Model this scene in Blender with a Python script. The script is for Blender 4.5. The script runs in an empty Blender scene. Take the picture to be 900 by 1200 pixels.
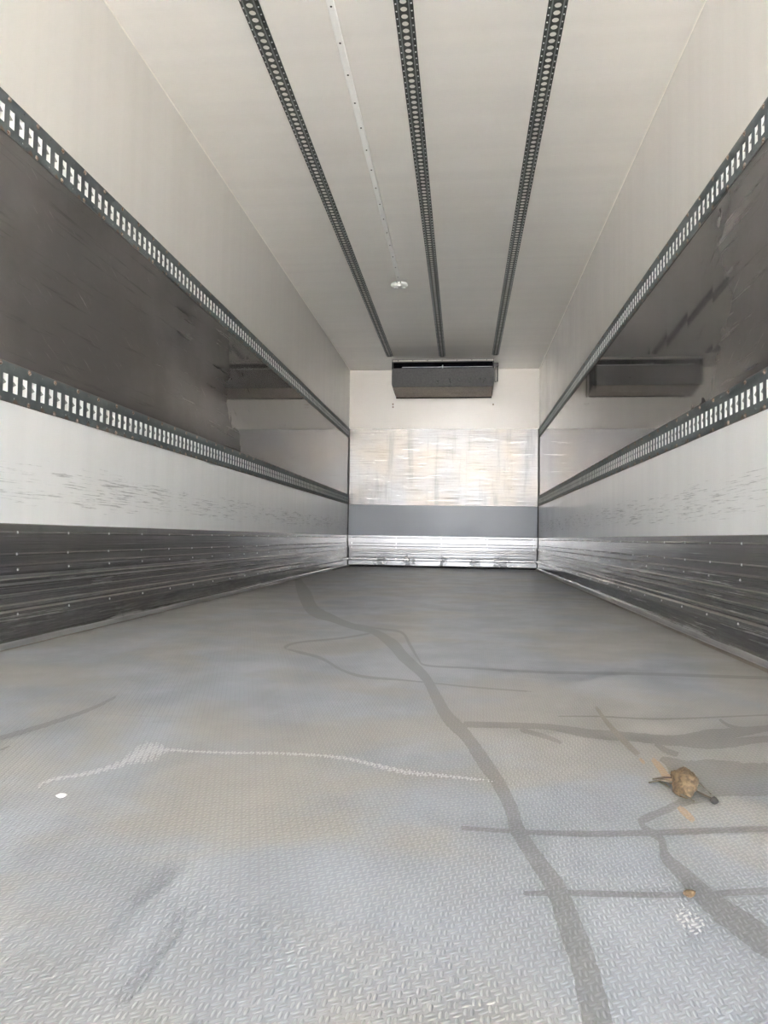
import bpy, bmesh, math, random
from mathutils import Vector, noise as mnoise
random.seed(4)
PI = math.pi
SC = bpy.context.scene
COL = SC.collection

HZC, HZ0, HZ1 = .50, .04, .22
SKY, SUN, EXPO = 1.4, 22.0, 4.8
# ------------------------------------------------------------------ camera
CAM_H, XL, XR, YB, ZC = 0.38509, -1.51176, 0.96824, 9.2759, 2.60757   # camera height, side walls, front wall, ceiling
YO = -5.3                                                            # open rear end of the body
yaw, pitch, roll, FPX = 0.1106, 0.03622, 0.01544, 831.0
cd = bpy.data.cameras.new('camera'); cam = bpy.data.objects.new('camera', cd); COL.objects.link(cam)
cd.sensor_fit = 'VERTICAL'; cd.sensor_height = 24.0; cd.lens = FPX / 1200.0 * 24.0
cd.clip_start = 0.02
fw = Vector((-math.sin(yaw)*math.cos(pitch), math.cos(yaw)*math.cos(pitch), math.sin(pitch)))
rt = Vector((math.cos(yaw), math.sin(yaw), 0)); up = rt.cross(fw)
r2 = math.cos(roll)*rt + math.sin(roll)*up; u2 = -math.sin(roll)*rt + math.cos(roll)*up
from mathutils import Matrix
mw = Matrix((( r2.x, u2.x, -fw.x, 0), (r2.y, u2.y, -fw.y, 0), (r2.z, u2.z, -fw.z, CAM_H), (0, 0, 0, 1)))
cam.matrix_world = mw
SC.camera = cam

# ------------------------------------------------------------------ node helper
class NT:
    def __init__(s, tree): s.t = tree; s.n = tree.nodes; s.l = tree.links
    def new(s, kind, **kw):
        n = s.n.new(kind)
        for k, v in kw.items(): setattr(n, k, v)
        return n
    def put(s, sock, v):
        if isinstance(v, bpy.types.NodeSocket): s.l.new(v, sock)
        elif v is not None:
            if isinstance(v, (tuple, list)) and len(v) == 3 and sock.type == 'RGBA': v = (*v, 1)
            sock.default_value = v
    def m(s, op, a, b=None, c=None, clamp=False):
        n = s.new('ShaderNodeMath', operation=op); n.use_clamp = clamp
        s.put(n.inputs[0], a); s.put(n.inputs[1], b); s.put(n.inputs[2], c)
        return n.outputs[0]
    def vm(s, op, a, b=None):
        n = s.new('ShaderNodeVectorMath', operation=op)
        s.put(n.inputs[0], a); s.put(n.inputs[1], b)
        return n.outputs['Value' if op == 'DOT_PRODUCT' else 'Vector']
    def noise(s, vec, scale, detail=3, rough=.5, dist=0):
        n = s.new('ShaderNodeTexNoise')
        s.put(n.inputs['Vector'], vec); s.put(n.inputs['Scale'], scale); s.put(n.inputs['Detail'], detail)
        s.put(n.inputs['Roughness'], rough); s.put(n.inputs['Distortion'], dist)
        return n.outputs['Fac']
    def mr(s, v, a, b, c=0., d=1., smooth=True):
        n = s.new('ShaderNodeMapRange'); n.interpolation_type = 'SMOOTHSTEP' if smooth else 'LINEAR'
        for i, x in enumerate((v, a, b, c, d)): s.put(n.inputs[i], x)
        return n.outputs[0]
    def mix(s, f, a, b, mode='MIX'):
        n = s.new('ShaderNodeMix', data_type='RGBA', blend_type=mode)
        s.put(n.inputs[0], f); s.put(n.inputs[6], a); s.put(n.inputs[7], b)
        return n.outputs[2]
    def bump(s, h, strength=.3, dist=.01, normal=None):
        n = s.new('ShaderNodeBump'); n.inputs['Strength'].default_value = strength; n.inputs['Distance'].default_value = dist
        s.put(n.inputs['Height'], h)
        if normal is not None: s.put(n.inputs['Normal'], normal)
        return n.outputs[0]
    def xyz(s, v):
        n = s.new('ShaderNodeSeparateXYZ'); s.put(n.inputs[0], v); return n.outputs
    def vec(s, x, y, z):
        n = s.new('ShaderNodeCombineXYZ'); s.put(n.inputs[0], x); s.put(n.inputs[1], y); s.put(n.inputs[2], z); return n.outputs[0]
    def pos(s): return s.new('ShaderNodeNewGeometry').outputs['Position']
    def obj(s): return s.new('ShaderNodeTexCoord').outputs['Object']
    def attr(s, name):
        n = s.new('ShaderNodeAttribute'); n.attribute_name = name; return n.outputs['Fac']

def material(name, fn, **kw):
    m = bpy.data.materials.new(name); m.use_nodes = True
    nt = NT(m.node_tree); b = m.node_tree.nodes['Principled BSDF']
    for k, v in kw.items(): b.inputs[k].default_value = (*v, 1) if isinstance(v, tuple) else v
    if fn: 
        r = fn(nt, b) or {}
        for k, v in r.items(): nt.put(b.inputs[k], v)
    return m

# ------------------------------------------------------------------ world, sun, exposure
w = bpy.data.worlds.new('sky'); SC.world = w; w.use_nodes = True
nt = NT(w.node_tree); bg = w.node_tree.nodes['Background']
d = nt.new('ShaderNodeTexCoord').outputs['Generated']
dx, dy, dz = nt.xyz(d)
zen = nt.mr(dz, 0.10, 0.8)
skyc = nt.mix(zen, (0.74, 0.87, 1.0), (0.42, 0.60, 0.98))
horizon_dim = nt.mr(dz, HZ0, HZ1, smooth=False)                          # dim band added to the low sky, to cut glare on the front wall
nt.put(bg.inputs['Color'], nt.mix(horizon_dim, (HZC*.96, HZC*.98, HZC*1.04), skyc)); bg.inputs['Strength'].default_value = SKY
sd = bpy.data.lights.new('sun', 'SUN'); sd.energy = SUN; sd.angle = math.radians(0.6); sd.color = (1, .975, .935)
sun = bpy.data.objects.new('sun', sd); COL.objects.link(sun); sun.rotation_euler = (math.radians(-24), 0, math.radians(22))
sun.location = (0, 20, 20)
SC.view_settings.view_transform = 'Standard'; SC.view_settings.look = 'None'
SC.view_settings.exposure = EXPO; SC.view_settings.gamma = 1.0; SC.view_settings.use_curve_mapping = False
SC.cycles.diffuse_bounces = 8; SC.cycles.glossy_bounces = 6; SC.cycles.max_bounces = 12
SC.cycles.sample_clamp_indirect = 8

# ------------------------------------------------------------------ mesh helper
class MB:
    def __init__(s): s.v = []; s.f = []; s.e = None
    def quad(s, a, b, c, d):
        i = len(s.v); s.v += [a, b, c, d]; s.f.append((i, i+1, i+2, i+3))
    def poly(s, pts):
        i = len(s.v); s.v += list(pts); s.f.append(tuple(range(i, i+len(pts))))
    def box(s, x0, x1, y0, y1, z0, z1):
        i = len(s.v)
        s.v += [(x, y, z) for z in (z0, z1) for y in (y0, y1) for x in (x0, x1)]
        for f in ((0,2,3,1),(4,5,7,6),(0,1,5,4),(2,6,7,3),(0,4,6,2),(1,3,7,5)): s.f.append(tuple(i+k for k in f))
    def extrude(s, prof, fn, t0, t1, cap=True, closed=True):
        # profile of 2-d points swept from t0 to t1; fn(p, q, t) -> xyz
        n = len(prof); i = len(s.v)
        s.v += [fn(p, q, t0) for p, q in prof] + [fn(p, q, t1) for p, q in prof]
        for k in range(n if closed else n-1):
            j = (k+1) % n; s.f.append((i+k, i+j, i+n+j, i+n+k))
        if cap: s.f.append(tuple(range(i, i+n))); s.f.append(tuple(range(i+2*n-1, i+n-1, -1)))
    def lathe(s, prof, c=(0,0,0), n=16, axis='z'):
        # prof: (r, h) from one pole to the other
        i = len(s.v)
        for r, h in prof:
            for k in range(n):
                a = 2*PI*k/n; p = (r*math.cos(a), r*math.sin(a), h)
                if axis == 'x': p = (p[2], p[0], p[1])
                if axis == 'y': p = (p[0], p[2], p[1])
                s.v.append((c[0]+p[0], c[1]+p[1], c[2]+p[2]))
        for j in range(len(prof)-1):
            for k in range(n):
                k2 = (k+1) % n
                s.f.append((i+j*n+k, i+j*n+k2, i+(j+1)*n+k2, i+(j+1)*n+k))
        s.f.append(tuple(i+k for k in range(n))[::-1]); s.f.append(tuple(i+(len(prof)-1)*n+k for k in range(n)))
    def tube(s, pts, r, n=8):
        pts = [Vector(p) for p in pts]; i = len(s.v)
        for k, p in enumerate(pts):
            t = (pts[min(k+1, len(pts)-1)] - pts[max(k-1, 0)]).normalized()
            a = t.orthogonal().normalized(); b = t.cross(a)
            rr = r[k] if isinstance(r, (list, tuple)) else r
            s.v += [tuple(p + rr*(math.cos(2*PI*j/n)*a + math.sin(2*PI*j/n)*b)) for j in range(n)]
        for k in range(len(pts)-1):
            for j in range(n):
                j2 = (j+1) % n; s.f.append((i+k*n+j, i+k*n+j2, i+(k+1)*n+j2, i+(k+1)*n+j))
        s.f.append(tuple(i+j for j in range(n))[::-1]); s.f.append(tuple(i+(len(pts)-1)*n+j for j in range(n)))
    def mesh(s, name, mat, smooth=False, merge=True):
        me = bpy.data.meshes.new(name); me.from_pydata(s.v, [], s.f)
        if s.e is not None:
            at = me.attributes.new('edge', 'FLOAT', 'POINT'); at.data.foreach_set('value', s.e)
        bm = bmesh.new(); bm.from_mesh(me)
        if merge: bmesh.ops.remove_doubles(bm, verts=bm.verts, dist=1e-5)
        bmesh.ops.recalc_face_normals(bm, faces=bm.faces)
        bm.to_mesh(me); bm.free()
        if smooth: me.polygons.foreach_set('use_smooth', [True]*len(me.polygons))
        me.materials.append(mat)
        return me

def obj(name, mesh, parent=None, loc=(0,0,0)):
    o = bpy.data.objects.new(name, mesh); COL.objects.link(o); o.location = loc
    if parent: o.parent = parent
    return o
def struct(o, kind='structure'): o['kind'] = kind; return o
def thing(name, label, cat, loc=(0,0,0), group=None, mesh=None):
    o = bpy.data.objects.new(name, mesh); COL.objects.link(o); o.location = loc
    o['label'] = label; o['category'] = cat
    if group: o['group'] = group
    return o

def hole_cell(mb, u0, u1, v0, v1, cu, cv, shape, to, t_in=None, nu=12):
    """rectangle u0..u1 x v0..v1 with a hole at (cu, cv); to(u, v, depth) -> xyz; the hole's rim runs t_in deep"""
    def ray(a, hw0, hw1, hh0, hh1):
        c, s_ = math.cos(a), math.sin(a); t = 1e9
        if c > 1e-9: t = min(t, hw1/c)
        if c < -1e-9: t = min(t, -hw0/c)
        if s_ > 1e-9: t = min(t, hh1/s_)
        if s_ < -1e-9: t = min(t, -hh0/s_)
        return t
    A = {2*PI*k/nu for k in range(nu)}
    for U in (u0-cu, u1-cu):
        for V in (v0-cv, v1-cv): A.add(math.atan2(V, U) % (2*PI))
    if shape[0] == 'rect':
        for U in (-shape[1], shape[1]):
            for V in (-shape[2], shape[2]): A.add(math.atan2(V, U) % (2*PI))
    A = sorted(A); B = [A[0]]
    for a in A[1:]:
        if a - B[-1] > 1e-4: B.append(a)
    ins, out = [], []
    for a in B:
        ro = ray(a, cu-u0, u1-cu, cv-v0, v1-cv)
        ri = shape[1] if shape[0] == 'circ' else ray(a, shape[1], shape[1], shape[2], shape[2])
        ins.append((cu+ri*math.cos(a), cv+ri*math.sin(a))); out.append((cu+ro*math.cos(a), cv+ro*math.sin(a)))
    n = len(B)
    for k in range(n):
        j = (k+1) % n
        mb.quad(to(*out[k], 0), to(*out[j], 0), to(*ins[j], 0), to(*ins[k], 0))
        if t_in: mb.quad(to(*ins[k], 0), to(*ins[j], 0), to(*ins[j], t_in), to(*ins[k], t_in))

# ------------------------------------------------------------------ materials
PITCH = 0.314                                         # spacing of the panel ribs, rivets and rail screws
def grp(nt, b, c, scuff=True):
    p = nt.pos(); x, y, z = nt.xyz(p)
    bands = nt.noise(nt.vec(0, nt.m('MULTIPLY', y, 1.0), nt.m('MULTIPLY', z, .03)), 9, 3, .6)
    col = nt.mix(nt.mr(bands, .35, .7), c, tuple(k*.965 for k in c))
    blotch = nt.noise(p, 1.7, 4, .6)
    col = nt.mix(nt.mr(blotch, .45, .8, 0, .3), col, (c[0]*.86, c[1]*.85, c[2]*.82))
    if scuff:
        n1 = nt.noise(nt.vec(nt.m('MULTIPLY', x, 2), nt.m('MULTIPLY', y, 1.7), nt.m('MULTIPLY', z, 55)), 3.2, 6, .74)
        n2 = nt.noise(nt.vec(x, y, nt.m('MULTIPLY', z, 2)), 3.0, 3, .6)
        zone = nt.m('MULTIPLY', nt.mr(z, .42, .5), nt.mr(z, .74, .58))
        thr = nt.m('ADD', nt.m('MULTIPLY', zone, .26), nt.m('MULTIPLY', n2, .22))
        k = nt.mr(nt.m('ADD', n1, thr), .90, 1.0)
        col = nt.mix(nt.m('MULTIPLY', k, .5), col, (.15, .145, .14))
    h = nt.noise(nt.vec(nt.m('MULTIPLY', x, 1), nt.m('MULTIPLY', y, 1.0), nt.m('MULTIPLY', z, .6)), 60, 2)
    return {'Base Color': col, 'Normal': nt.bump(h, .05, .002),
            'Roughness': nt.mr(blotch, .3, .8, .16, .26)}
M = {}
M['grp'] = material('white_grp', lambda nt, b: grp(nt, b, (.93, .93, .92)), IOR=1.5)
M['grp_top'] = material('cream_grp', lambda nt, b: grp(nt, b, (.73, .705, .66), False), IOR=1.5)
M['ceil'] = material('ceiling_grp', lambda nt, b: grp(nt, b, (.88, .845, .785), False), IOR=1.45)
M['white'] = material('white_foam', None, **{'Base Color': (.95, .96, .93), 'Roughness': .7})
M['sealant'] = material('sealant', None, **{'Base Color': (.80, .76, .68), 'Roughness': .6})

def dark_panel(nt, b, back=False):
    p = nt.pos(); x, y, z = nt.xyz(p)
    along = x if back else y
    cloud = nt.noise(p, 1.3, 5, .6)
    stre = nt.noise(nt.vec(nt.m('MULTIPLY', along, .25), 0, nt.m('MULTIPLY', z, 6)), 7, 5, .65)       # long rub marks
    cross = nt.noise(nt.vec(nt.m('MULTIPLY', along, 14), 0, nt.m('MULTIPLY', z, 1)), 3, 4, .6)
    diag = nt.noise(nt.vec(nt.m('MULTIPLY', nt.m('ADD', along, nt.m('MULTIPLY', z, -.9 if not back else 0)), 2),
                           0, nt.m('MULTIPLY', nt.m('ADD', z, nt.m('MULTIPLY', along, .55 if not back else 0)), 30)), 2.2, 5, .7)
    col = nt.mix(nt.mr(cloud, .3, .7), DARK1, DARK2)
    col = nt.mix(nt.mr(diag, .60, .72, 0, .55), col, tuple(k*1.9 for k in DARK2))
    col = nt.mix(nt.mr(stre, .56, .68, 0, .45), col, tuple(k*.45 for k in DARK1))
    ro = nt.m('ADD', nt.mr(cloud, .3, .7, .035, .07), nt.mr(diag, .55, .75, 0, .10))
    hh = nt.m('ADD', nt.m('MULTIPLY', stre, .5), nt.m('MULTIPLY', cross, .25))
    return {'Base Color': col, 'Roughness': ro, 'Normal': nt.bump(hh, .006, .004)}
DARK1, DARK2 = (.090, .083, .078), (.125, .117, .111)
M['dark'] = material('smoked_gloss_panel', dark_panel, **{'IOR': 1.75})

def bare_plate(nt, b):
    p = nt.pos(); x, y, z = nt.xyz(p)
    line = nt.noise(nt.vec(nt.m('MULTIPLY', x, .9), 0, nt.m('MULTIPLY', z, 36)), 2.4, 6, .7)
    vert = nt.noise(nt.vec(nt.m('MULTIPLY', x, 6), 0, nt.m('MULTIPLY', z, .6)), 1.3, 5, .65)
    fine = nt.noise(nt.vec(nt.m('MULTIPLY', x, 6), 0, nt.m('MULTIPLY', z, 34)), 3.4, 5, .72)
    warm = nt.noise(p, 2.2, 3, .5)
    col = nt.mix(nt.mr(warm, .3, .75), (.112, .110, .110), (.128, .113, .096))
    col = nt.mix(nt.mr(vert, .50, .68, 0, .55), col, (.062, .062, .065))
    col = nt.mix(nt.mr(line, .50, .66, 0, .6), col, (.050, .046, .042))
    col = nt.mix(nt.mr(fine, .60, .70, 0, .85), col, (.012, .011, .010))
    return {'Base Color': col, 'Metallic': .8, 'Roughness': nt.mr(line, .3, .7, .26, .45),
            'Normal': nt.bump(nt.m('ADD', line, nt.m('MULTIPLY', vert, .8)), .05, .006)}
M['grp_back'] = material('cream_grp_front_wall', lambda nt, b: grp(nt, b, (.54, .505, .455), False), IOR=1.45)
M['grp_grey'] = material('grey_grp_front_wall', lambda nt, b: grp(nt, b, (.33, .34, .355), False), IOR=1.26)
M['plate'] = material('scratched_bare_metal', bare_plate)

def kick(nt, b, back=False):
    p = nt.pos(); x, y, z = nt.xyz(p); al = x if back else y
    st = nt.noise(nt.vec(0, nt.m('MULTIPLY', al, .5), nt.m('MULTIPLY', z, 110)), 2.2, 5, .65)            # long rub lines
    cr = nt.noise(nt.vec(0, nt.m('MULTIPLY', al, 9), nt.m('MULTIPLY', z, 1.5)), 2.2, 4, .6)              # upright smears
    bl = nt.noise(nt.vec(0, nt.m('MULTIPLY', al, 3.0 if back else 1.0), nt.m('MULTIPLY', z, 9)), 1.6, 5, .65)
    low = nt.mr(z, .285, .26, 0, 1)
    base = KB if back else KS
    col = nt.mix(nt.mr(st, .45, .75), base, tuple(k*.80 for k in base))
    col = nt.mix(nt.mr(cr, .5, .75, 0, .35), col, tuple(k*.6 for k in base))
    grime = 0. if back else nt.m('MULTIPLY', nt.mr(nt.m('ADD', bl, nt.m('MULTIPLY', st, .30)), .66, .84), low)
    if not back: col = nt.mix(nt.m('MULTIPLY', grime, .28), col, (.055, .05, .046))
    if back:                                                        # black scuffs where loads strike the board
        sm = None
        for cx, wd in ((-1.06, .13), (-.69, .10), (.15, .09), (.50, .13), (-.25, .06)):
            g = nt.mr(nt.m('ABSOLUTE', nt.m('SUBTRACT', x, cx)), wd*1.4, .0)
            sm = g if sm is None else nt.m('MAXIMUM', sm, g)
        fn = nt.noise(nt.vec(nt.m('MULTIPLY', x, 5), 0, nt.m('MULTIPLY', z, 9)), 4, 6, .75)
        grime = nt.m('MULTIPLY', nt.m('MULTIPLY', nt.mr(z, .25, .04), sm), nt.mr(fn, .36, .70))
        rib = nt.m('MULTIPLY', low, nt.mr(st, .38, .58, .45, .95))
        col = nt.mix(rib, col, tuple(k*.45 for k in base))
        col = nt.mix(nt.m('MULTIPLY', grime, .9), col, (.02, .018, .017))
    foot = nt.m('MULTIPLY', nt.mr(z, .092, .080), nt.mr(z, .018, .03))
    g2 = nt.m('MULTIPLY', foot, nt.mr(nt.noise(nt.vec(0, nt.m('MULTIPLY', al, 2), nt.m('MULTIPLY', z, 30)), 3, 6, .7), .3, .6, .3, 1))
    if not back: col = nt.mix(nt.m('MULTIPLY', g2, .6), col, (.075, .072, .07))
    lip = nt.mr(z, .024, .012)
    if not back: col = nt.mix(nt.m('MULTIPLY', lip, .6), col, (.20, .20, .195))
    sc = nt.noise(nt.vec(0, nt.m('MULTIPLY', al, 2.5), nt.m('MULTIPLY', z, 90)), 2.0, 5, .75)
    ro = nt.m('ADD', nt.mr(st, .3, .8, .15, .30), nt.m('MULTIPLY', grime, .3 if back else .06))
    if not back: ro = nt.m('ADD', ro, nt.m('MULTIPLY', lip, .3))
    return {'Base Color': col, 'Metallic': nt.m('SUBTRACT', .85, nt.m('ADD', nt.m('MULTIPLY', grime, .5 if back else .1), nt.m('MULTIPLY', lip, .4))),
            'Roughness': ro, 'Normal': nt.bump(sc, .010, .003)}
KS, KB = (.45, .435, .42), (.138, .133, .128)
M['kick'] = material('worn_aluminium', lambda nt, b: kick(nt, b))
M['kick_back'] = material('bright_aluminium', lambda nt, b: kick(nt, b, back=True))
M['rivet'] = material('rivet_aluminium', None, **{'Base Color': (.58, .58, .57), 'Metallic': .8, 'Roughness': .35})

def galv(nt, b, rust=True):
    o = nt.obj(); x, y, z = nt.xyz(o)
    n = nt.noise(nt.pos(), 30, 4, .6); n2 = nt.noise(nt.pos(), 6, 3, .6)
    col = nt.mix(nt.mr(n, .3, .7), GALV1, GALV2)
    col = nt.mix(nt.mr(n2, .4, .7, 0, .5), col, tuple(k*.7 for k in GALV1))
    if rust:
        fy = nt.m('ABSOLUTE', nt.m('SUBTRACT', nt.m('FRACT', nt.m('DIVIDE', y, PITCH/2)), .5))      # screws at half pitch
        dyy = nt.m('MULTIPLY', fy, PITCH/2)
        dzz = nt.m('SUBTRACT', .062, nt.m('ABSOLUTE', z))
        r = nt.m('ADD', nt.m('MULTIPLY', dyy, .75), nt.m('ABSOLUTE', dzz))
        k = nt.mr(nt.m('ADD', r, nt.m('MULTIPLY', nt.m('SUBTRACT', n, .5), .012)), .017, .006)
        k = nt.m('MULTIPLY', k, nt.mr(z, .0, -.02, .25, 1))
        edge = nt.mr(nt.m('ADD', dzz, nt.m('MULTIPLY', n, .004)), .001, -.0035)
        col = nt.mix(nt.m('MAXIMUM', k, nt.m('MULTIPLY', edge, .7)), col, (.145, .105, .08))
    return {'Base Color': col, 'Roughness': nt.mr(n, .3, .7, .45, .6)}
GALV1, GALV2 = (.105, .122, .124), (.15, .17, .17)
M['galv'] = material('galvanised_steel', galv, Metallic=.25)
M['galv_plain'] = material('dull_galvanised_steel', lambda nt, b: galv(nt, b, False), Metallic=.25)
M['keeper'] = material('light_zinc', None, **{'Base Color': (.33, .335, .32), 'Roughness': .6})
M['rail_dark'] = material('dark_ceiling_rail', lambda nt, b: {'Base Color': nt.mix(nt.mr(nt.noise(nt.pos(), 25, 4), .3, .7), (.055, .057, .05), (.10, .105, .095))},
                          Roughness=.5, Metallic=.2)
M['rail_ridge'] = material('lit_rail_ridge', None, **{'Base Color': (.21, .22, .215), 'Roughness': .5})  # paler tone paints in the light caught along the rail's edges
M['screw'] = material('rusty_screw', lambda nt, b: {'Base Color': nt.mix(nt.mr(nt.noise(nt.pos(), 160, 3), .35, .6), (.38, .33, .28), (.16, .10, .065))}, Roughness=.5, Metallic=.3)
M['bolt'] = material('bright_bolt', None, **{'Base Color': (.85, .86, .84), 'Metallic': .3, 'Roughness': .35})
M['dark_trim'] = material('dark_corner_angle', None, **{'Base Color': (.055, .052, .048), 'Roughness': .5})
M['lamp'] = material('lamp_white_plastic', None, **{'Base Color': (.60, .585, .55), 'Roughness': .5})
M['plastic'] = material('white_plastic', None, **{'Base Color': (.93, .92, .88), 'Roughness': .4})
M['lens'] = material('clear_white_lens', None, **{'Base Color': (.95, .95, .92), 'Roughness': .15, 'Coat Weight': .5})
M['strip'] = material('tan_metal_strip', None, **{'Base Color': (.36, .33, .29), 'Roughness': .6})
M['black'] = material('black_void', None, **{'Base Color': (.004, .004, .005), 'Roughness': .9, 'Specular IOR Level': 0.0})
def evap(nt, b, c=(.040, .038, .036)):
    p = nt.pos(); x, y, z = nt.xyz(p)
    n = nt.noise(p, 55, 4, .7); n2 = nt.noise(nt.vec(nt.m('MULTIPLY', x, 2), y, nt.m('MULTIPLY', z, 5)), 4, 4, .6)
    col = nt.mix(nt.mr(n, .35, .7), c, tuple(k*.65 for k in c))
    col = nt.mix(nt.mr(n, .70, .78, 0, .7), col, (.30, .28, .26))
    col = nt.mix(nt.mr(n2, .55, .8, 0, .5), col, tuple(k*1.5 for k in c))
    return {'Base Color': col, 'Roughness': .5}
M['evap'] = material('grimy_grey_panel', evap, **{'Specular IOR Level': .25})
M['evap_low'] = material('dusty_brown_grey_panel', lambda nt, b: evap(nt, b, (.46, .385, .33)))

# floor: fine raised lozenges, worn grey resin over ply
def floor_nodes(nt, b, mode=None):
    p = nt.pos(); x, y, z = nt.xyz(p)
    P = .0106
    ca, sa = math.cos(.30), math.sin(.30)
    u = nt.m('DIVIDE', nt.m('ADD', nt.m('MULTIPLY', x, ca), nt.m('MULTIPLY', y, sa)), P)
    v = nt.m('DIVIDE', nt.m('SUBTRACT', nt.m('MULTIPLY', y, ca), nt.m('MULTIPLY', x, sa)), P)
    par = nt.m('MODULO', nt.m('ADD', nt.m('ADD', nt.m('FLOOR', u), nt.m('FLOOR', v)), 4000.), 2.)
    a = nt.m('SUBTRACT', nt.m('FRACT', u), .5); c = nt.m('SUBTRACT', nt.m('FRACT', v), .5)
    sgn = nt.m('SUBTRACT', nt.m('MULTIPLY', par, 2.), 1.)
    c = nt.m('MULTIPLY', c, sgn)
    s1 = nt.m('ADD', nt.m('MULTIPLY', a, .94), nt.m('MULTIPLY', c, .34)); t1 = nt.m('SUBTRACT', nt.m('MULTIPLY', c, .94), nt.m('MULTIPLY', a, .34))
    s2 = nt.mix(par, nt.vec(s1, 0, 0), nt.vec(t1, 0, 0)); t2 = nt.mix(par, nt.vec(t1, 0, 0), nt.vec(s1, 0, 0))
    s2 = nt.xyz(s2)[0]; t2 = nt.xyz(t2)[0]
    e1 = nt.m('DIVIDE', nt.m('SUBTRACT', nt.m('ABSOLUTE', s2), .24), .17); e2 = nt.m('DIVIDE', t2, .50)
    h = nt.m('SUBTRACT', 1., nt.m('ADD', nt.m('MULTIPLY', e1, e1), nt.m('MULTIPLY', e2, e2)))
    h = nt.m('MAXIMUM', h, 0.)
    big = nt.noise(p, .9, 4, .6, .4); mid = nt.noise(p, 4.0, 5, .6); tan = nt.noise(nt.vm('ADD', p, (7, 3, 1)), 1.6, 4, .6, .6)
    lane = nt.noise(nt.vec(nt.m('MULTIPLY', x, 3.2), nt.m('MULTIPLY', y, .10), 0), 1.3, 4, .6)
    tracks = nt.noise(nt.vec(nt.m('MULTIPLY', x, .5), nt.m('MULTIPLY', y, 9), 0), 1.2, 5, .65)
    col = nt.mix(nt.mr(mid, .3, .7), FL1, FL2)
    col = nt.mix(nt.mr(big, .42, .62, 0, .6), col, FL3)
    col = nt.mix(nt.mr(lane, .48, .66, 0, .6), col, tuple(k*1.22 for k in FL1))
    pale = nt.noise(nt.vm('ADD', p, (3, 9, 5)), 2.6, 6, .68, .8)
    col = nt.mix(nt.mr(pale, .50, .68, 0, .6), col, FL4)
    spot = nt.noise(nt.vm('ADD', p, (1, 2, 8)), 9.0, 5, .7)
    col = nt.mix(nt.mr(spot, .56, .72, 0, .35), col, tuple(k*.72 for k in FL2))
    side = nt.m('MAXIMUM', nt.mr(x, -1.0, -1.5), nt.mr(x, .62, .95))
    tk = nt.m('ADD', nt.mr(tan, .44, .60, 0, .75), nt.m('MULTIPLY', nt.m('MULTIPLY', side, .75), nt.mr(tan, .3, .5)))
    col = nt.mix(nt.m('MINIMUM', tk, .8), col, FLT)
    col = nt.mix(nt.m('MULTIPLY', nt.mr(y, 3.5, 8.5), .18), col, (.150, .128, .108))          # browner and darker towards the front wall
    col = nt.mix(nt.mr(tracks, .62, .75, 0, .25), col, tuple(k*.6 for k in FL2))
    lz = nt.mr(h, .0, .6)
    worn = nt.mr(mid, .3, .6, .5, 1)
    col = nt.mix(nt.m('MULTIPLY', nt.m('SUBTRACT', 1., lz), nt.m('MULTIPLY', worn, .42)), col, (.17, .17, .175))
    rough = nt.mr(mid, .3, .7, .295, .38); bs = .5
    if mode == 'wet':  col = nt.mix(1., col, (.655, .64, .61), 'MULTIPLY'); rough = .34; bs = .3
    if mode == 'smear': col = nt.mix(1., col, (.86, .86, .87), 'MULTIPLY')
    if mode == 'chalk': col = nt.mix(nt.mr(h, .0, .7, .35, .9), col, (.62, .62, .61))
    if mode == 'dirt': col = nt.mix(.75, col, (.20, .165, .12))
    if mode == 'rust': col = nt.mix(.72, col, (.40, .245, .11))
    if mode == 'gap': col = nt.mix(.9, col, (.15, .108, .066))
    r = {'Base Color': col, 'Roughness': rough, 'Normal': nt.bump(h, bs, .0014)}
    if mode:
        e = nt.attr('edge'); n = nt.noise(p, 55 if mode != 'smear' else 12, 4, .65)
        if mode == 'chalk': n = nt.m('ADD', nt.m('MULTIPLY', nt.noise(p, 90, 3, .6), .75), nt.m('MULTIPLY', h, .35))
        elif mode in ('smear', 'dirt', 'rust'): n = nt.m('ADD', nt.m('MULTIPLY', nt.noise(p, 420, 2, .5), .8), nt.m('MULTIPLY', nt.noise(p, 30, 3, .6), .4))
        amp, lim = {'wet': (.5, .50), 'smear': (1.5, .85), 'chalk': (1.3, .74), 'dirt': (1.0, .45), 'rust': (1.2, .52), 'gap': (.6, .12)}[mode]
        r['Alpha'] = nt.m('GREATER_THAN', nt.m('ADD', e, nt.m('MULTIPLY', nt.m('SUBTRACT', n, .5), amp)), lim)
    return r
FL1, FL2, FL3, FLT = (.305, .322, .347), (.272, .286, .305), (.32, .345, .38), (.335, .31, .262)
FL4 = (.39, .408, .43)
M['floor'] = material('anti_slip_floor', floor_nodes)
for k in ('wet', 'smear', 'chalk', 'dirt', 'rust', 'gap'):
    M['f_'+k] = material('floor_'+k, lambda nt, b, k=k: floor_nodes(nt, b, k))
M['ground'] = material('yard_concrete', lambda nt, b: {'Base Color': nt.mix(nt.noise(nt.pos(), .8, 5), (.40, .38, .35), (.50, .48, .45))}, Roughness=.9)
M['shell'] = material('outer_shell', None, **{'Base Color': (.75, .75, .75), 'Roughness': .5})

# ------------------------------------------------------------------ structure
YW = YB + .05
mb = MB(); mb.box(-45, 45, -60, 40, -1.45, -1.25); g = struct(obj('ground', mb.mesh('ground', M['ground'])))
mb = MB(); mb.box(XL-.10, XR+.10, YO, YB+.12, -.12, 0); floor = struct(obj('floor', mb.mesh('floor', M['floor'])))

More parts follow.
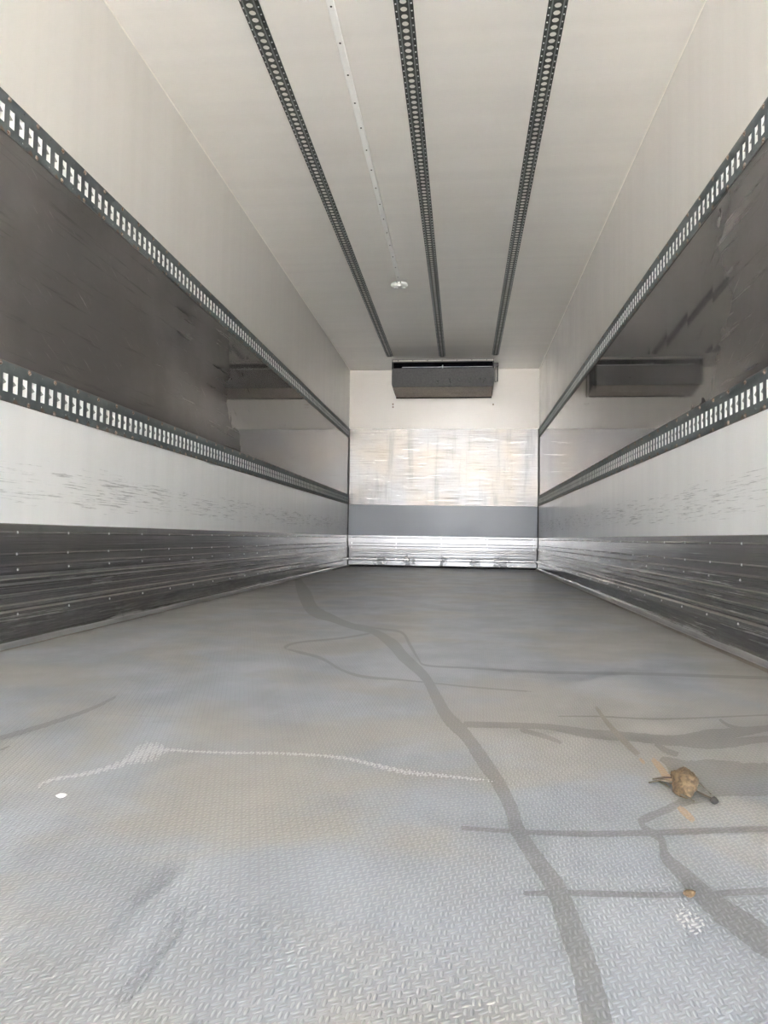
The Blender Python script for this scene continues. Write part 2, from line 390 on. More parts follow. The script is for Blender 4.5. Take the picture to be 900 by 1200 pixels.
def wave(y, amp=.0003):
    u = ((y - 2.57) / PITCH) % 1.0
    return amp * (1 - (2*u-1)**2)
def to_side(s):
    return (lambda d, y, z: (XL + d, y, z)) if s < 0 else (lambda d, y, z: (XR - d, y, z))
def panel_mesh(name, s, z0, z1, mat, y0=YO, y1=YB, amp=.0003, back=.03):
    T = to_side(s); mb = MB(); n = int(round((y1-y0)/(PITCH/14)))
    ys = sorted(set([y0 + (y1-y0)*k/n for k in range(n+1)]) | set(y for y in (2.57+PITCH*k for k in range(-9, 23)) if y0 < y < y1))
    i = len(mb.v); m = len(ys)
    for z in (z0, z1):
        for y in ys: mb.v.append(T(wave(y, amp) - amp, y, z))
    for k in range(m-1): mb.f.append((k, k+1, m+k+1, m+k))
    me_front = mb
    for za in (z0, z1):
        for k in range(m-1):
            mb.quad(T(wave(ys[k], amp)-amp, ys[k], za), T(wave(ys[k+1], amp)-amp, ys[k+1], za), T(-back, ys[k+1], za), T(-back, ys[k], za))
    return mb.mesh(name, mat)

RAILS = {'upper': (1.762, 1.697, 1.829), 'lower': (.8845, .817, .952)}
for s, side in ((-1, 'left'), (1, 'right')):
    mb = MB(); T = to_side(s)
    a, b_ = T(-.03, 0, 0)[0], T(-.10, 0, 0)[0]
    mb.box(min(a, b_), max(a, b_), YO, YB+.12, 0, ZC)
    w_ = struct(obj('wall_'+side, mb.mesh('wall_'+side, M['white'])))
    obj('upper_panel', panel_mesh('upper_panel', s, 1.822, ZC, M['grp_top'], amp=.0004), w_)['label'] = 'cream white upper panel'
    obj('middle_panel', panel_mesh('middle_panel', s, .945, 1.704, M['dark'], amp=.0003), w_)['label'] = 'smoky dark gloss middle panel'
    obj('lower_panel', panel_mesh('lower_panel', s, 0.0, .824, M['grp'], amp=.0004), w_)['label'] = 'scuffed white lower panel'

# front wall
mb = MB(); mb.box(XL-.10, XR+.10, YB+.03, YB+.12, 0, ZC); wb = struct(obj('wall_back', mb.mesh('wall_back', M['shell'])))
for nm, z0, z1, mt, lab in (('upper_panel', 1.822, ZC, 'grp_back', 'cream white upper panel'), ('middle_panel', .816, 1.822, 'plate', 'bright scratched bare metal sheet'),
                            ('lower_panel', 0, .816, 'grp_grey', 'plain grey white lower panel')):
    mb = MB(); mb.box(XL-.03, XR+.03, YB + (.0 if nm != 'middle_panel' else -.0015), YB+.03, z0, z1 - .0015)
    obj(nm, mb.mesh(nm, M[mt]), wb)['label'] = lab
# ceiling with the same faint panel ribs, running across
mb = MB(); ys = []
y = YO
k = 0
CP = .628
def cwave(y): 
    u = ((y - 3.316) / CP) % 1.0
    return .0010 * (1-(2*u-1)**2)
n = 200; ys = sorted(set([YO + (YB-YO)*k/n for k in range(n+1)]) | set(3.316+CP*k for k in range(-5, 9)))
for xx in (XL-.03, XR+.03):
    for y in ys: mb.v.append((xx, y, ZC + .001 - cwave(y)))
for k in range(len(ys)-1): mb.f.append((k, k+1, len(ys)+k+1, len(ys)+k))
mb.box(XL-.10, XR+.10, YO, YB+.12, ZC+.0015, ZC+.12)
ceil = struct(obj('ceiling', mb.mesh('ceiling', M['ceil'])))

# sealant beads and corner angles
tr = 0
for x0, s in ((XL, 1), (XR, -1)):
    tr += 1; mb = MB()
    mb.extrude([(0, 0), (.005, 0), (.004, -.002), (.002, -.004), (0, -.005)], lambda p, q, t: (x0 + s*(p-.001), t, ZC + .0005 + q), YO, YB)
    struct(obj('trim_%d' % tr, mb.mesh('trim', M['sealant'])))
for x0, s in ((XL, 1), (XR, -1)):
    tr += 1; mb = MB()
    mb.extrude([(0, 0), (.012, 0), (.012, -.003), (.003, -.012), (0, -.012)], lambda p, q, t: (x0 + s*p, YB + q, t), .27, 1.822)
    mb.extrude([(0, 0), (.026, 0), (.026, -.008), (.014, -.026), (0, -.026)], lambda p, q, t: (x0 + s*p, YB + q, t), 0, .275)
    struct(obj('trim_%d' % tr, mb.mesh('trim', M['dark_trim'])))

# aluminium scuff boards along the foot of the walls
PROF = [(0,.036),(.004,.035),(.010,.027),(.018,.020),(.030,.0145),(.084,.012),(.087,.021),(.095,.024),(.117,.022),(.1245,.014),(.1255,.002),(.1335,.002),
        (.134,.016),(.139,.016),(.1445,.011),(.163,.010),(.164,.002),(.1705,.002),(.171,.016),(.176,.016),(.181,.011),(.195,.010),(.198,.017),(.201,.017),(.2055,.011),(.2145,.010),(.2155,.003),(.221,.003),(.2215,.015),(.225,.015),(.230,.011),(.241,.010),(.242,.002),
        (.249,.002),(.2495,.014),(.268,.013),(.2695,.019),(.272,.019),(.279,.003),(.305,.003),(.3075,.009),(.3095,.009),(.3145,.003),(.379,.003),(.3815,.009),(.3835,.009),(.3885,.003),(.411,.003),(.414,.0)]
rv = MB(); rv.lathe([(.0, .003), (.0026, .0026), (.0044, .001), (.005, 0)][::-1], n=10, axis='x'); 
rvL = rv.mesh('rivet', M['rivet'], True)
rv = MB(); rv.lathe([(.005, 0), (.0044, -.001), (.0026, -.0026), (0.0, -.003)], n=10, axis='x'); rvR = rv.mesh('rivet', M['rivet'], True)
rv = MB(); rv.lathe([(.005, 0), (.0044, -.001), (.0026, -.0026), (0.0, -.003)], n=10, axis='y'); rvB = rv.mesh('rivet', M['rivet'], True)
for s, side in ((-1, 'left'), (1, 'right')):
    T = to_side(s); mb = MB()
    mb.extrude([(z, d) for z, d in PROF] + [(.414, -.001), (0, -.001)], lambda z, d, t: T(d, t, z), YO, YB)
    bb = struct(obj('baseboard_'+side, mb.mesh('baseboard', M['kick'])))
    for z, d in ((.384, .0080), (.3105, .0080), (.258, .0135), (.108, .0227)):
        k0 = -1 
        for k in range(k0, 22):
            y = 2.575 + PITCH*k - (.0 if z > .15 else .006)
            obj('rivet', rvL if s < 0 else rvR, bb, T(d, y, z))
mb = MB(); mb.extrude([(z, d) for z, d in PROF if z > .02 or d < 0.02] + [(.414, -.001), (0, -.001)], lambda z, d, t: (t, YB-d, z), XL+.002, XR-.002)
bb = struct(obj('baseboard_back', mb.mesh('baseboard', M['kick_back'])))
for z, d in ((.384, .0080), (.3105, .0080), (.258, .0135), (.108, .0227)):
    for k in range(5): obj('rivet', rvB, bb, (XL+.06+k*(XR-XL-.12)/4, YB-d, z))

# ------------------------------------------------------------------ load rails on the side walls
SP = .0523
sc = MB(); sc.lathe([(.009, 0), (.009, .0012), (.0055, .0018), (.005, .0042), (.0, .0048)], n=10, axis='x'); scL = sc.mesh('screw', M['screw'], True)
sc = MB(); sc.lathe([(.009, 0), (.009, -.0012), (.0055, -.0018), (.005, -.0042), (.0, -.0048)], n=10, axis='x'); scR = sc.mesh('screw', M['screw'], True)
def load_rail(s, row, y0, y1, slot0, screw0, label):
    zc, zb, zt = RAILS[row]
    xw = XL if s < 0 else XR; sg = 1 if s < 0 else -1
    r = thing('load_rail', label, 'wall rail', (xw, y0, zc), 'slotted steel load rails on the side walls')
    L = y1 - y0; hz0, hz1 = zb - zc, zt - zc
    D = .0035
    to = lambda u, v, dep: (sg*(D - dep), u, v)
    pl, ln, kp = MB(), MB(), MB()
    # slot row
    SZ = .0345
    sh, szc = .030, -.004
    n0 = math.ceil((y0 + SP/2 - slot0)/SP - .04); n1 = math.floor((y1 - SP/2 - slot0)/SP + .04)
    ua = slot0 + n0*SP - SP/2 - y0; ub = slot0 + n1*SP + SP/2 - y0
    va, vb = szc - SZ, szc + SZ
    for k in range(n0, n1+1):
        c = slot0 + k*SP - y0
        hole_cell(pl, c-SP/2, c+SP/2, va, vb, c, szc, ('rect', .0132, sh), to, .0025, 8)
        # white lined pocket behind the slot, with a grey keeper across its middle
        q = lambda d, u, v: (sg*d, u, v)
        h = .0335
        prof = [(c-.0145, .0010), (c-.0140, -.0050), (c+.0140, .0026)]       # shallow dish: its far side leans back towards the rail
        for i in range(2):
            (ya, da), (yb, db) = prof[i], prof[i+1]
            ln.quad(q(da, ya, szc-h), q(db, yb, szc-h), q(db, yb, szc+h), q(da, ya, szc+h))
        for v in (szc-h, szc+h): ln.poly([q(d_, y_, v) for y_, d_ in prof])
        if k < n1: kp.poly([q(-.005, c+.0060, szc+.001), q(-.005, c+SP-.0131, szc-.009), q(-.005, c+SP-.0131, szc+.011)])     # the comb's spine, behind the dish
        kp.poly([q(.0029, c-.0131, szc+.011), q(.0029, c+.0060, szc+.001), q(.0029, c-.0131, szc-.009)])
        kp.quad(q(.0029, c-.0131, szc+.011), q(.0029, c+.0060, szc+.001), q(-.005, c+.0060, szc+.001), q(-.005, c-.0131, szc+.011))
        kp.quad(q(.0029, c-.0131, szc-.009), q(.0029, c+.0060, szc+.001), q(-.005, c+.0060, szc+.001), q(-.005, c-.0131, szc-.009))
    for (p, q_) in ((0, ua), (ub, L)):
        if q_ - p > 1e-4: pl.quad(to(p, va, 0), to(q_, va, 0), to(q_, vb, 0), to(p, vb, 0))
    # lips above and below the slots: a screw every half panel, small punched holes between
    h2 = PITCH/2; u0s = (screw0 - y0) % h2
    for (vlo, vhi, cvs, small) in ((vb, hz1, (vb+hz1)/2 + .004, .0028), (hz0, va, (hz0+va)/2 + .003, .0042)):
        nodes = []
        k = -2
        while True:
            c = u0s + k*h2 + h2/2
            if c - .02 > L: break
            if c - .02 > 0 and c + .02 < L: nodes.append(c)
            k += 1
        last = 0
        for c in nodes:
            pl.quad(to(last, vlo, 0), to(c-.03, vlo, 0), to(c-.03, vhi, 0), to(last, vhi, 0)) if c-.03 > last+1e-4 else None
            a0 = max(c-.03, last)
            hole_cell(pl, a0, c-.012, vlo, vhi, (a0+c-.012)/2, cvs - .004 if small > .003 else cvs, ('circ', .0022), to, .003, 8) if small > .003 and c-.012-a0 > .008 else pl.quad(to(a0, vlo, 0), to(c-.012, vlo, 0), to(c-.012, vhi, 0), to(a0, vhi, 0))
            hole_cell(pl, c-.012, c+.012, vlo, vhi, c, cvs, ('circ', small), to, .003, 8)
            if small > .003: hole_cell(pl, c+.012, c+.03, vlo, vhi, c+.021, cvs-.004, ('circ', .0022), to, .003, 8)
            else: pl.quad(to(c+.012, vlo, 0), to(c+.03, vlo, 0), to(c+.03, vhi, 0), to(c+.012, vhi, 0))
            last = c+.03
        if L > last: pl.quad(to(last, vlo, 0), to(L, vlo, 0), to(L, vhi, 0), to(last, vhi, 0))
    for v in (hz0, hz1): pl.quad(to(0, v, 0), to(L, v, 0), to(L, v, D), to(0, v, D))
    for u in (0, L): pl.quad(to(u, hz0, 0), to(u, hz1, 0), to(u, hz1, D), to(u, hz0, D))
    for vlo, vhi in ((vb-.001, hz1-.009), (hz0+.009, va+.001)): ln.quad((sg*-.0016, 0, vlo), (sg*-.0016, L, vlo), (sg*-.0016, L, vhi), (sg*-.0016, 0, vhi))
    obj('rail_plate', pl.mesh('rail_plate', M['galv']), r)
    obj('pocket_lining', ln.mesh('pocket_lining', M['white']), r)['label'] = 'white lined pockets behind the slots'
    obj('slot_keeper', kp.mesh('slot_keeper', M['keeper']), r)
    k = 0
    # shift the plate's own origin so that screws fall on the half-pitch grid used by the rust
    while u0s + k*h2 < L:
        u = u0s + k*h2
        if 0.012 < u < L-.012:
            for v in (hz1-.012, hz0+.008): obj('screw', scL if s < 0 else scR, r, (sg*D, u, v))
        k += 1
    return r
def phase(y): return y
POSW = ('nearest the open rear end', 'in the middle of the wall', 'meeting the front wall')
for s, side, row, joints, slot0, screw0 in (
        (-1, 'left', 'upper', (.29, 3.443, 6.591, YB-.004), 2.1118, 2.305),
        (-1, 'left', 'lower', (.29, 2.0, 5.15, 8.298, YB-.004), 2.1769, 2.305),
        (1, 'right', 'upper', (.29, 3.30, 6.45, YB-.004), 2.4022, 2.395),
        (1, 'right', 'lower', (1.39, 4.541, 7.69, YB-.004), 2.4219, 2.395)):
    joints = [slot0 + (round((j - slot0)/SP - .5) + .5)*SP if j < 9 else j for j in joints]
    segs = [(joints[i], joints[i+1]) for i in range(len(joints)-1)]
    segs = [q for q in segs if q[1] > 2.1]
    for i, (a, b_) in enumerate(segs):
        j = 0 if i == 0 else (2 if i == len(segs)-1 else 1)
        # start each section on the screw grid so the rust marks sit round the screws
        load_rail(s, row, a + .0004, b_ - .0004, slot0, screw0,
                  'slotted grey steel rail, %s row on %s wall, section %s' % (row, side, POSW[j]))

# ------------------------------------------------------------------ ceiling rails
CPI = .0425
bo = MB(); bo.lathe([(0, -.003), (.0026, -.0025), (.0036, -.001), (.0036, 0)], n=8); boM = bo.mesh('bolt', M['bolt'], True)
def ceiling_rail(xc, y_hole, y0, y1, label):
    r = thing('ceiling_rail', label, 'ceiling rail', (xc, y0, ZC), 'perforated rails along the ceiling')
    L = y1-y0; W2 = .040; D = .014
    pl, rd, ln = MB(), MB(), MB()
    to = lambda u, v, dep: (v, u, -D + dep)
    n0 = math.ceil((y0 + CPI/2 - y_hole)/CPI); n1 = math.floor((y1 - CPI/2 - y_hole)/CPI)
    for k in range(n0, n1+1):
        c = y_hole + k*CPI - y0
        hole_cell(pl, c-CPI/2, c+CPI/2, -.021, .021, c, 0, ('circ', .0148), to, .0025, 14)
    ua, ub = y_hole + n0*CPI - CPI/2 - y0, y_hole + n1*CPI + CPI/2 - y0
    for p, q in ((0, ua), (ub, L)):
        if q-p > 1e-4: pl.quad(to(p, -.021, 0), to(q, -.021, 0), to(q, .021, 0), to(p, .021, 0))
    for sg in (-1, 1):
        pl.extrude([(sg*.021, -D), (sg*.0245, -D), (sg*.0245, -.006), (sg*W2, -.006), (sg*W2, -.0005), (sg*.0215, -.0005)], lambda p, q, t: (p, t, q), 0, L)
        rd.extrude([(sg*.0208, -D-.003), (sg*.0262, -D-.003), (sg*.0265, -D+.001), (sg*.0205, -D+.001)], lambda p, q, t: (p, t, q), 0, L)
    ln.quad((-.021, 0, -.0118), (.021, 0, -.0118), (.021, L, -.0118), (-.021, L, -.0118))
    obj('rail_web', pl.mesh('rail_web', M['rail_dark']), r)
    obj('backing', ln.mesh('backing', M['ceil']), r)['label'] = 'pale strip seen through the round holes'
    obj('ridge', rd.mesh('ridge', M['rail_ridge']), r)['label'] = 'raised ridges, caught light painted in as paler grey'
    nb = []
    for k in range(n0, n1+1):
        u = y_hole + (k+.45)*CPI - y0
        if .01 < u < L-.01 and u + y0 > 2.7: nb += [(-.0325, u), (.0325, u)]
    for v, u in nb[:100]: obj('bolt', boM, r, (v, u, -.006))
    if len(nb) > 100:
        mb = MB()
        for v, u in nb[100:]: mb.lathe([(0, -.0035), (.0032, -.003), (.0045, -.001), (.0045, 0)], (v, u, -.006), n=6)
        struct(obj('bolt', mb.mesh('bolts', M['bolt']), r), 'stuff')
ceiling_rail(-.908, 2.797, 1.5, 8.545, 'dark perforated ceiling rail, leftmost of three, left of the white strip')
ceiling_rail(-.269, 2.875, 1.5, 8.575, 'dark perforated ceiling rail, middle of three, right of the white strip')
ceiling_rail(.368, 2.910, 1.5, 8.53, 'dark perforated ceiling rail, rightmost of three, nearest the right wall')

# cable cover strip and lamp
st = thing('cable_cover', 'narrow white plastic cover strip along the ceiling, ending at the round lamp', 'cable cover', (-.571, 1.4, ZC))
mb = MB(); mb.extrude([(-.0165, 0), (-.0165, -.006), (-.013, -.010), (.013, -.010), (.0165, -.006), (.0165, 0)], lambda p, q, t: (p, t, q), 0, 4.62)
obj('strip', mb.mesh('strip', M['plastic']), st)
sm = MB(); sm.lathe([(0, -.0025), (.004, -.002), (.0052, 0)], n=8); smM = sm.mesh('screw', M['dark_trim'], True)
for k in range(-5, 15):
    obj('screw', smM, st, (0.001, 2.837 + .2202*k - 1.4, -.010))
lp = thing('ceiling_lamp', 'small round white lamp on the ceiling at the end of the cover strip', 'lamp', (-.571, 6.095, ZC))
mb = MB(); mb.lathe([(.040, 0), (.068, -.004), (.074, -.012), (.072, -.022), (.062, -.030), (.03, -.033), (0, -.034)], n=32); obj('housing', mb.mesh('housing', M['lamp'], True), lp)
for k in range(3):
    a = -PI/2 + 2*PI*k/3
    mb = MB(); mb.lathe([(.021, 0), (.020, -.006), (.012, -.010), (0, -.011)], (.037*math.cos(a), .037*math.sin(a), -.029), n=16)
    obj('lens', mb.mesh('lens', M['lens'], True), lp)
for sx in (-.016, .016):
    mb = MB(); mb.box(sx-.004, sx+.004, -.078, -.066, -.024, -.006); obj('clip', mb.mesh('clip', M['dark_trim']), lp)

# ------------------------------------------------------------------ evaporator of the cooling unit
ev = thing('evaporator_unit', 'grimy dark grey ceiling evaporator box high on the front wall', 'cooling unit', (-.268, 8.72, ZC))
EX = .622
f = lambda p, q, t: (t, p, q)
# (y from front, z from ceiling)
mb = MB(); mb.box(-EX, EX, .0, .03, -.036, -.0005); obj('top_rim', mb.mesh('top_rim', M['dark_trim']), ev)
mb = MB(); mb.box(-EX+.003, EX-.003, -.004, .0, -.031, -.012); stp = obj('mounting_strip', mb.mesh('mounting_strip', M['strip']), ev); stp['label'] = 'pale metal strip with screws'
sm = MB(); sm.lathe([(.007, 0), (.006, -.004), (0, -.005)], n=8, axis='y'); smE = sm.mesh('screw', M['dark_trim'], True)
for k in range(7): obj('screw', smE, stp, (-EX+.07 + k*.182, -.004, -.021))
mb = MB(); mb.box(-EX+.004, EX-.004, .12, .14, -.115, -.002); obj('air_slot_shade', mb.mesh('air_slot_shade', M['black']), ev)['label'] = 'black plate painting the dark inside of the open air slot'  # black plate paints the shade inside the slot
mb = MB(); mb.tube([(-EX+.12, .016, -.098), (EX-.004, .016, -.098)], .0045); obj('guard_bar', mb.mesh('guard_bar', M['rivet']), ev)['label'] = 'thin pale bar across the slot'
mb = MB(); mb.box(-.006, .006, .0, .02, -.108, -.078); obj('bar_clip', mb.mesh('bar_clip', M['rivet']), ev)
mb = MB(); mb.extrude([(.008, -.112), (.03, -.112), (.06, -.325), (.05, -.338), (.045, -.338)], f, -EX, EX)
fp = obj('front_panel', mb.mesh('front_panel', M['evap']), ev); fp['label'] = 'speckled grey front panel'
dm = MB(); dm.lathe([(.013, 0), (.011, -.004), (.004, -.006), (0, -.006)], n=10, axis='y'); dmM = dm.mesh('dent_disc', M['dark_trim'], True)
for k, (dx_, dz_) in enumerate(((.09,-.255),(.21,-.252),(.34,-.250),(.46,-.246),(.52,-.246),(.10,-.30),(.33,-.296),(.50,-.292),(-.06,-.278))):
    obj('rivet', dmM, fp, (dx_, .008+(-dz_-.112)/.226*.037, dz_))  # dents in the panel, not rivets, added as raised dark discs
mb = MB(); mb.extrude([(.049, -.334), (.06, -.325), (.552, -.362), (.552, -.372), (.54, -.372)], f, -EX+.004, EX-.004)
bp = obj('bottom_tray', mb.mesh('bottom_tray', M['evap_low']), ev); bp['label'] = 'brownish grey sloping underside tray'
mb = MB(); mb.extrude([(.34, -.3555), (.42, -.362), (.42, -.366), (.34, -.3595)], f, -EX+.10, EX-.18); obj('tray_rib', mb.mesh('tray_rib', M['evap_low']), bp)
mb = MB(); mb.box(-EX-.002, EX+.002, .535, .554, -.382, -.362); obj('tray_edge', mb.mesh('tray_edge', M['black']), bp)
for sg in (-1, 1):
    mb = MB(); xo = sg*EX; xi = sg*(EX-.006)
    mb.extrude([(.0, -.001), (.0, -.31), (.045, -.322), (.06, -.318), (.552, -.355), (.552, -.001)], f, min(xo, xi)+sg*.007, max(xo, xi)+sg*.007)
    obj('end_plate', mb.mesh('end_plate', M['evap']), ev)
br = MB()
br.tube([(.652, .02, -.10), (.672, .02, -.10), (.672, .02, -.285), (.640, .02, -.285)], .008)
br.tube([(.643, .02, -.10), (.643, .02, -.285)], .006)
bk = obj('pipe_bracket', br.mesh('pipe_bracket', M['rail_dark'], True), ev); bk['label'] = 'slim dark bracket on the right end'
mb = MB(); mb.box(.628, .684, -.005, .05, -.10, -.058); obj('bracket_cap', mb.mesh('bracket_cap', M['dark_trim']), bk)

# small plugs below the unit on the front wall
pg = MB(); pg.lathe([(.012, 0), (.011, -.004), (.005, -.006), (0, -.006)], n=12, axis='y'); pgM = pg.mesh('wall_plug', M['screw'], True)
for x_, z_ in ((-.933, 2.151), (-.932, 2.114), (.379, 2.141)): obj('wall_plug', pgM, wb, (x_, YB, z_))
# ------------------------------------------------------------------ marks on the floor
WET = [
  [(-1.561,6.536,-1.545,6.744),(-1.358,5.696,-1.386,6.112),(-1.014,4.345,-1.053,4.93),(-0.743,3.423,-0.808,3.956),(-0.582,3.159,-0.626,3.481),(-0.471,2.966,-0.498,3.194),(-0.354,2.809,-0.367,3.004),(-0.25,2.463,-0.244,2.69),(-0.191,2.223,-0.178,2.392),(-0.111,1.956,-0.094,2.054),(-0.073,1.726,-0.05,1.795),(-0.044,1.541,-0.021,1.616),(-0.015,1.428,0.007,1.512),(0.004,1.368,0.025,1.428),(0.027,1.242,0.051,1.294),(0.051,1.122,0.073,1.161),(0.064,1.025,0.085,1.05),(0.065,0.965,0.087,0.991),(0.077,0.899,0.097,0.929),(0.094,0.805,0.119,0.832),(0.098,0.722,0.126,0.743),(0.1,0.662,0.128,0.678),(0.097,0.59,0.126,0.602),(0.097,0.562,0.123,0.573)],
  [(-0.345,2.912,-0.336,2.851),(-0.459,2.708,-0.449,2.655),(-0.593,2.565,-0.58,2.517),(-0.615,2.431,-0.595,2.398),(-0.551,2.323,-0.562,2.377),(-0.442,2.206,-0.45,2.264),(-0.343,2.028,-0.347,2.067),(-0.267,1.936,-0.272,1.983),(-0.16,1.918,-0.162,1.946),(-0.09,1.9,-0.091,1.922),(0.044,1.858,0.045,1.882),(0.213,1.832,0.216,1.848)],
  [(-0.487,3.091,-0.5,3.182),(-0.339,2.958,-0.346,3.024),(-0.244,2.866,-0.245,2.941),(-0.19,2.562,-0.183,2.609),(-0.138,2.269,-0.134,2.294),(-0.103,2.148,-0.103,2.182),(0.025,2.129,0.025,2.166),(0.244,2.098,0.25,2.147),(0.536,2.126,0.55,2.181),(0.873,2.126,0.898,2.185),(1.023,2.154,1.052,2.215)],
  [(-0.016,1.467,-0.017,1.521),(0.07,1.475,0.073,1.53),(0.172,1.48,0.18,1.534),(0.248,1.431,0.263,1.508),(0.326,1.42,0.345,1.496),(0.401,1.404,0.426,1.49),(0.47,1.422,0.508,1.549),(0.559,1.494,0.586,1.576),(0.646,1.553,0.67,1.611),(0.745,1.57,0.773,1.629)],
  [(0.392,1.431,0.408,1.481),(0.436,1.394,0.456,1.453),(0.494,1.403,0.517,1.475),(0.554,1.441,0.576,1.503),(0.61,1.467,0.632,1.519),(0.703,1.482,0.728,1.535)],
  [(0.103,1.468,0.108,1.507),(0.164,1.411,0.171,1.447),(0.194,1.371,0.199,1.392)],
  [(0.185,1.587,0.187,1.599),(0.297,1.605,0.3,1.62),(0.441,1.606,0.446,1.624),(0.694,1.688,0.7,1.705),(0.811,1.709,0.819,1.726)],
  [(0.557,1.64,0.567,1.661),(0.557,1.564,0.57,1.594),(0.591,1.54,0.605,1.576),(0.639,1.555,0.653,1.591),(0.746,1.573,0.764,1.61)],
  [(0.363,1.424,0.376,1.454),(0.369,1.353,0.385,1.394),(0.393,1.33,0.405,1.361)],
  [(0.406,1.157,0.394,1.12),(0.349,1.14,0.339,1.098),(0.288,1.078,0.285,1.049),(0.246,1.033,0.253,1.015),(0.244,0.979,0.257,1.001),(0.253,0.956,0.266,0.973),(0.242,0.904,0.26,0.924),(0.247,0.854,0.27,0.887),(0.253,0.792,0.283,0.835),(0.267,0.74,0.303,0.792),(0.287,0.701,0.32,0.761),(0.334,0.707,0.363,0.768)],
  [(-0.015,0.956,-0.015,0.973),(0.069,0.955,0.07,0.971),(0.156,0.957,0.16,0.979),(0.246,0.973,0.251,0.996),(0.415,1.012,0.425,1.036),(0.484,1.022,0.496,1.046)],
  [(0.053,0.79,0.054,0.801),(0.131,0.799,0.133,0.815),(0.231,0.81,0.236,0.825),(0.341,0.833,0.35,0.853),(0.398,0.841,0.408,0.862)],
  [(-0.866,1.136,-0.887,1.161),(-0.844,1.221,-0.867,1.25),(-0.808,1.346,-0.832,1.38),(-0.793,1.483,-0.812,1.511),(-0.803,1.631,-0.817,1.654)],
  [(-0.818,1.114,-0.828,1.125),(-0.801,1.164,-0.811,1.176),(-0.798,1.213,-0.805,1.221)],
  [(0.346,1.318,0.354,1.337),(0.349,1.265,0.381,1.329),(0.325,1.133,0.405,1.323),(0.369,1.123,0.444,1.343),(0.409,1.132,0.484,1.335),(0.475,1.142,0.556,1.336),(0.547,1.153,0.64,1.35)],
]
SMEAR = [
  [(-0.267,0.549,-0.283,0.559),(-0.264,0.592,-0.286,0.605),(-0.263,0.655,-0.289,0.673),(-0.269,0.728,-0.289,0.743)],
  [(-0.347,0.857,-0.315,0.825),(-0.345,0.771,-0.316,0.742),(-0.351,0.711,-0.333,0.692)],
  [(0.214,0.711,0.212,0.724),(0.231,0.722,0.23,0.754),(0.247,0.741,0.248,0.763)],
]
CHALK = [
  [(-0.627,1.005,-0.637,1.016),(-0.624,1.044,-0.636,1.061),(-0.586,1.076,-0.6,1.097),(-0.55,1.12,-0.575,1.158),(-0.532,1.143,-0.582,1.222),(-0.514,1.148,-0.583,1.272),(-0.508,1.18,-0.553,1.274),(-0.506,1.214,-0.518,1.242),(-0.415,1.219,-0.421,1.238),(-0.311,1.231,-0.315,1.25),(-0.203,1.222,-0.206,1.245),(-0.095,1.161,-0.096,1.195),(-0.026,1.157,-0.026,1.178),(0.082,1.144,0.083,1.153)],
  [(0.219,0.78,0.233,0.8),(0.222,0.739,0.248,0.777),(0.234,0.733,0.249,0.754)],
]
DIRT = [
  [(0.308,1.719,0.316,1.736),(0.303,1.544,0.315,1.568),(0.306,1.414,0.32,1.445),(0.314,1.302,0.326,1.324)],
]
RUST = [
  [(0.334,1.318,0.342,1.333),(0.331,1.256,0.346,1.282),(0.329,1.205,0.344,1.229),(0.333,1.175,0.344,1.194)],
  [(0.312,1.085,0.318,1.096),(0.312,1.052,0.325,1.072),(0.317,1.019,0.326,1.033)],
  [(0.312,1.315,0.32,1.33),(0.314,1.268,0.321,1.281)],
  [(0.243,0.823,0.247,0.83),(0.246,0.813,0.253,0.827),(0.251,0.811,0.255,0.818)],
]

def catmull(pts, sub=5):
    out = []
    for i in range(len(pts)-1):
        p = [pts[max(i-1, 0)], pts[i], pts[i+1], pts[min(i+2, len(pts)-1)]]
        for k in range(sub):
            t = k/sub
            out.append(tuple(.5*((2*b) + (-a+c)*t + (2*a-5*b+4*c-d_)*t*t + (-a+3*b-3*c+d_)*t**3) for a, b, c, d_ in zip(*p)))
    out.append(tuple(pts[-1])); return out
zz = .0004
def marks(name, data, mat, label=None):
    global zz
    for pts in data:
        zz += .00006; P = catmull(pts); mb = MB(); mb.e = []
        n = len(P)
        for i, (xa, ya, xb, yb) in enumerate(P):
            en = min(1., min(i, n-1-i)/3.)
            g_ = .35                                   # grow outwards: the soft rim lies outside the traced edge
            for t, e in ((-g_/2, 0), (.12, .62), (.5, 1), (.88, .62), (1+g_/2, 0)):
                mb.v.append((xa+(xb-xa)*t, ya+(yb-ya)*t, zz)); mb.e.append(min(e, en))
        for i in range(n-1):
            for j in range(4): mb.f.append((i*5+j, i*5+j+1, i*5+j+6, i*5+j+5))
        o = obj(name, mb.mesh(name, M[mat], merge=False), floor)
        if label: o['label'] = label
marks('water_stain', WET, 'f_wet', 'dark damp streak')
marks('smear', SMEAR, 'f_smear', 'soft grey smear')
marks('chalk_streak', CHALK, 'f_chalk', 'pale dried streak')
marks('dirt_streak', DIRT, 'f_dirt', 'brown dirt line')
marks('rust_streak', RUST, 'f_rust', 'orange rust mark')
marks('dirt_line', [[(XR-.032, y, XR-.062, y) for y in (.2, 1, 2, 3, 4, 5, 6, 7, 8, 9.2)], [(XL+.034, y, XL+.050, y) for y in (.2, 1, 2, 3, 4, 5, 6, 7, 8, 9.2)]], 'f_gap', 'brown dirt along the wall foot')

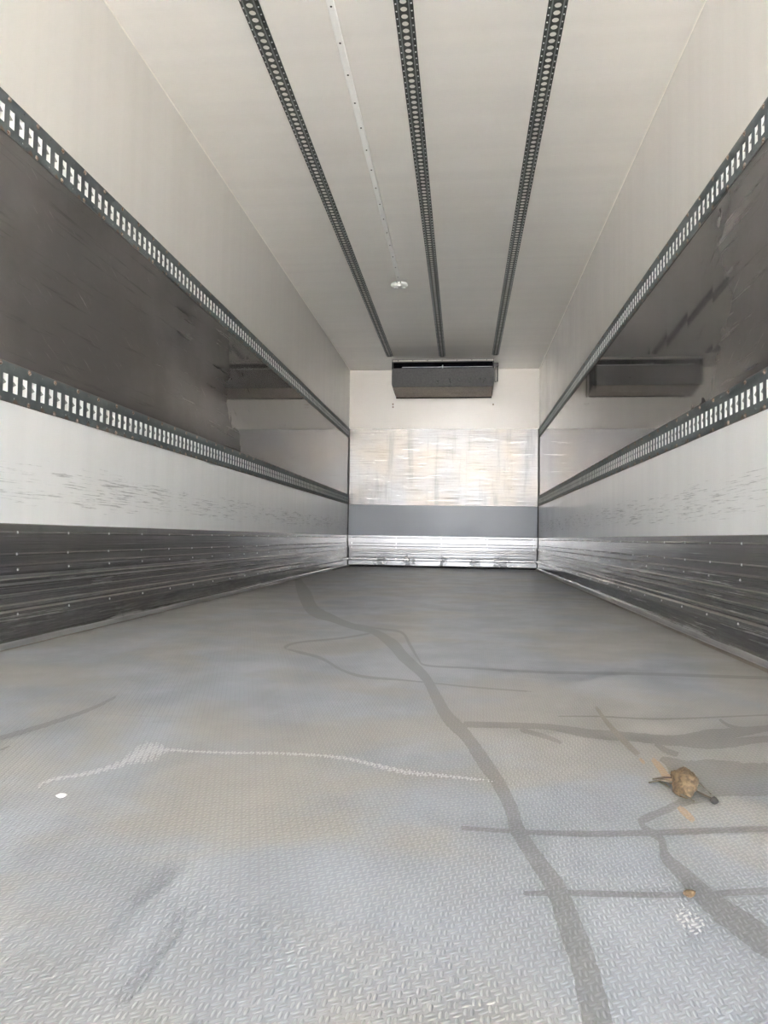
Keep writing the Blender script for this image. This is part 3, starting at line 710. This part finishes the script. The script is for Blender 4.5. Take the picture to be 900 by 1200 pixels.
# ------------------------------------------------------------------ crumbs on the floor
def lump(name, r, mat, seed, flat=.6, rough=.22, sub=3):
    rnd = random.Random(seed); bm = bmesh.new(); bmesh.ops.create_icosphere(bm, subdivisions=sub, radius=1)
    dirs = [Vector((rnd.gauss(0,1), rnd.gauss(0,1), rnd.gauss(0,1))).normalized() for _ in range(14)]
    amps = [rnd.uniform(-rough, rough) for _ in dirs]
    for v in bm.verts:
        k = 1 + .30*mnoise.noise(v.co*1.7 + Vector((seed, 0, 0))) + .16*mnoise.noise(v.co*4.2 + Vector((0, seed, 0))) + sum(a*max(0, v.co.normalized().dot(d_))**4 for a, d_ in zip(amps, dirs)) + rnd.uniform(-.03, .03)
        v.co = Vector((v.co.x*k*r[0], v.co.y*k*r[1], v.co.z*k*r[2]))
    zmin = min(v.co.z for v in bm.verts)
    for v in bm.verts: v.co.z = max(v.co.z - zmin*flat, 0)
    me = bpy.data.meshes.new(name); bm.to_mesh(me); bm.free(); me.materials.append(mat)
    me.polygons.foreach_set('use_smooth', [True]*len(me.polygons))
    return me
M['clod'] = material('dry_clay', lambda nt, b: {'Base Color': nt.mix(nt.mr(nt.noise(nt.pos(), 120, 5), .35, .65), (.19, .125, .066), (.085, .057, .032)), 'Normal': nt.bump(nt.noise(nt.pos(), 180, 4), .5, .003)}, Roughness=.9)
M['twig'] = material('dark_twig', None, **{'Base Color': (.10, .08, .055), 'Roughness': .8})
M['fleck'] = material('white_fleck', None, **{'Base Color': (.85, .84, .80), 'Roughness': .6})
M['stone'] = material('grey_stone', None, **{'Base Color': (.055, .05, .042), 'Roughness': .8})
cl = thing('dirt_clod', 'tan lump of dried dirt with dark twigs on the wet floor', 'dirt clod', (.343, 1.150, .0012))
obj('lump', lump('lump', (.017, .026, .016), M['clod'], 3, .6, .35, 4), cl)
for pts in ([(-.035,.045,.003),(-.02,.034,.010),(-.004,.02,.015)], [(-.045,.03,.002),(-.025,.026,.009),(-.008,.014,.008)], [(.012,.01,.016),(.026,.006,.012),(.036,-.012,.003)],
            [(.014,-.006,.006),(.022,-.016,.004),(.034,-.03,.002)], [(-.012,-.02,.004),(-.006,-.034,.005),(.002,-.044,.002)], [(-.03,.04,.003),(-.022,.02,.004),(-.02,.006,.003)]):
    mb = MB(); mb.tube(pts, [.0012, .0017, .0009], 6); obj('twig', mb.mesh('twig', M['twig'], True), cl)
thing('paper_fleck', 'tiny white fleck on the bare floor at lower left', 'fleck', (-.577, .991, .0006), mesh=lump('fleck', (.0075, .008, .002), M['fleck'], 5, 1.0, .15, 2))
thing('pebble', 'small grey pebble on the floor beside the tan dirt lump', 'pebble', (.373, 1.106, .0012), mesh=lump('pebble', (.006, .006, .005), M['stone'], 8, .8, .15, 2))
thing('dirt_crumb', 'tiny rusty brown crumb on the horizontal damp streak at lower right', 'crumb', (.249, .818, .0012), mesh=lump('crumb', (.006, .005, .004), M['clod'], 11, .8, .2, 2))
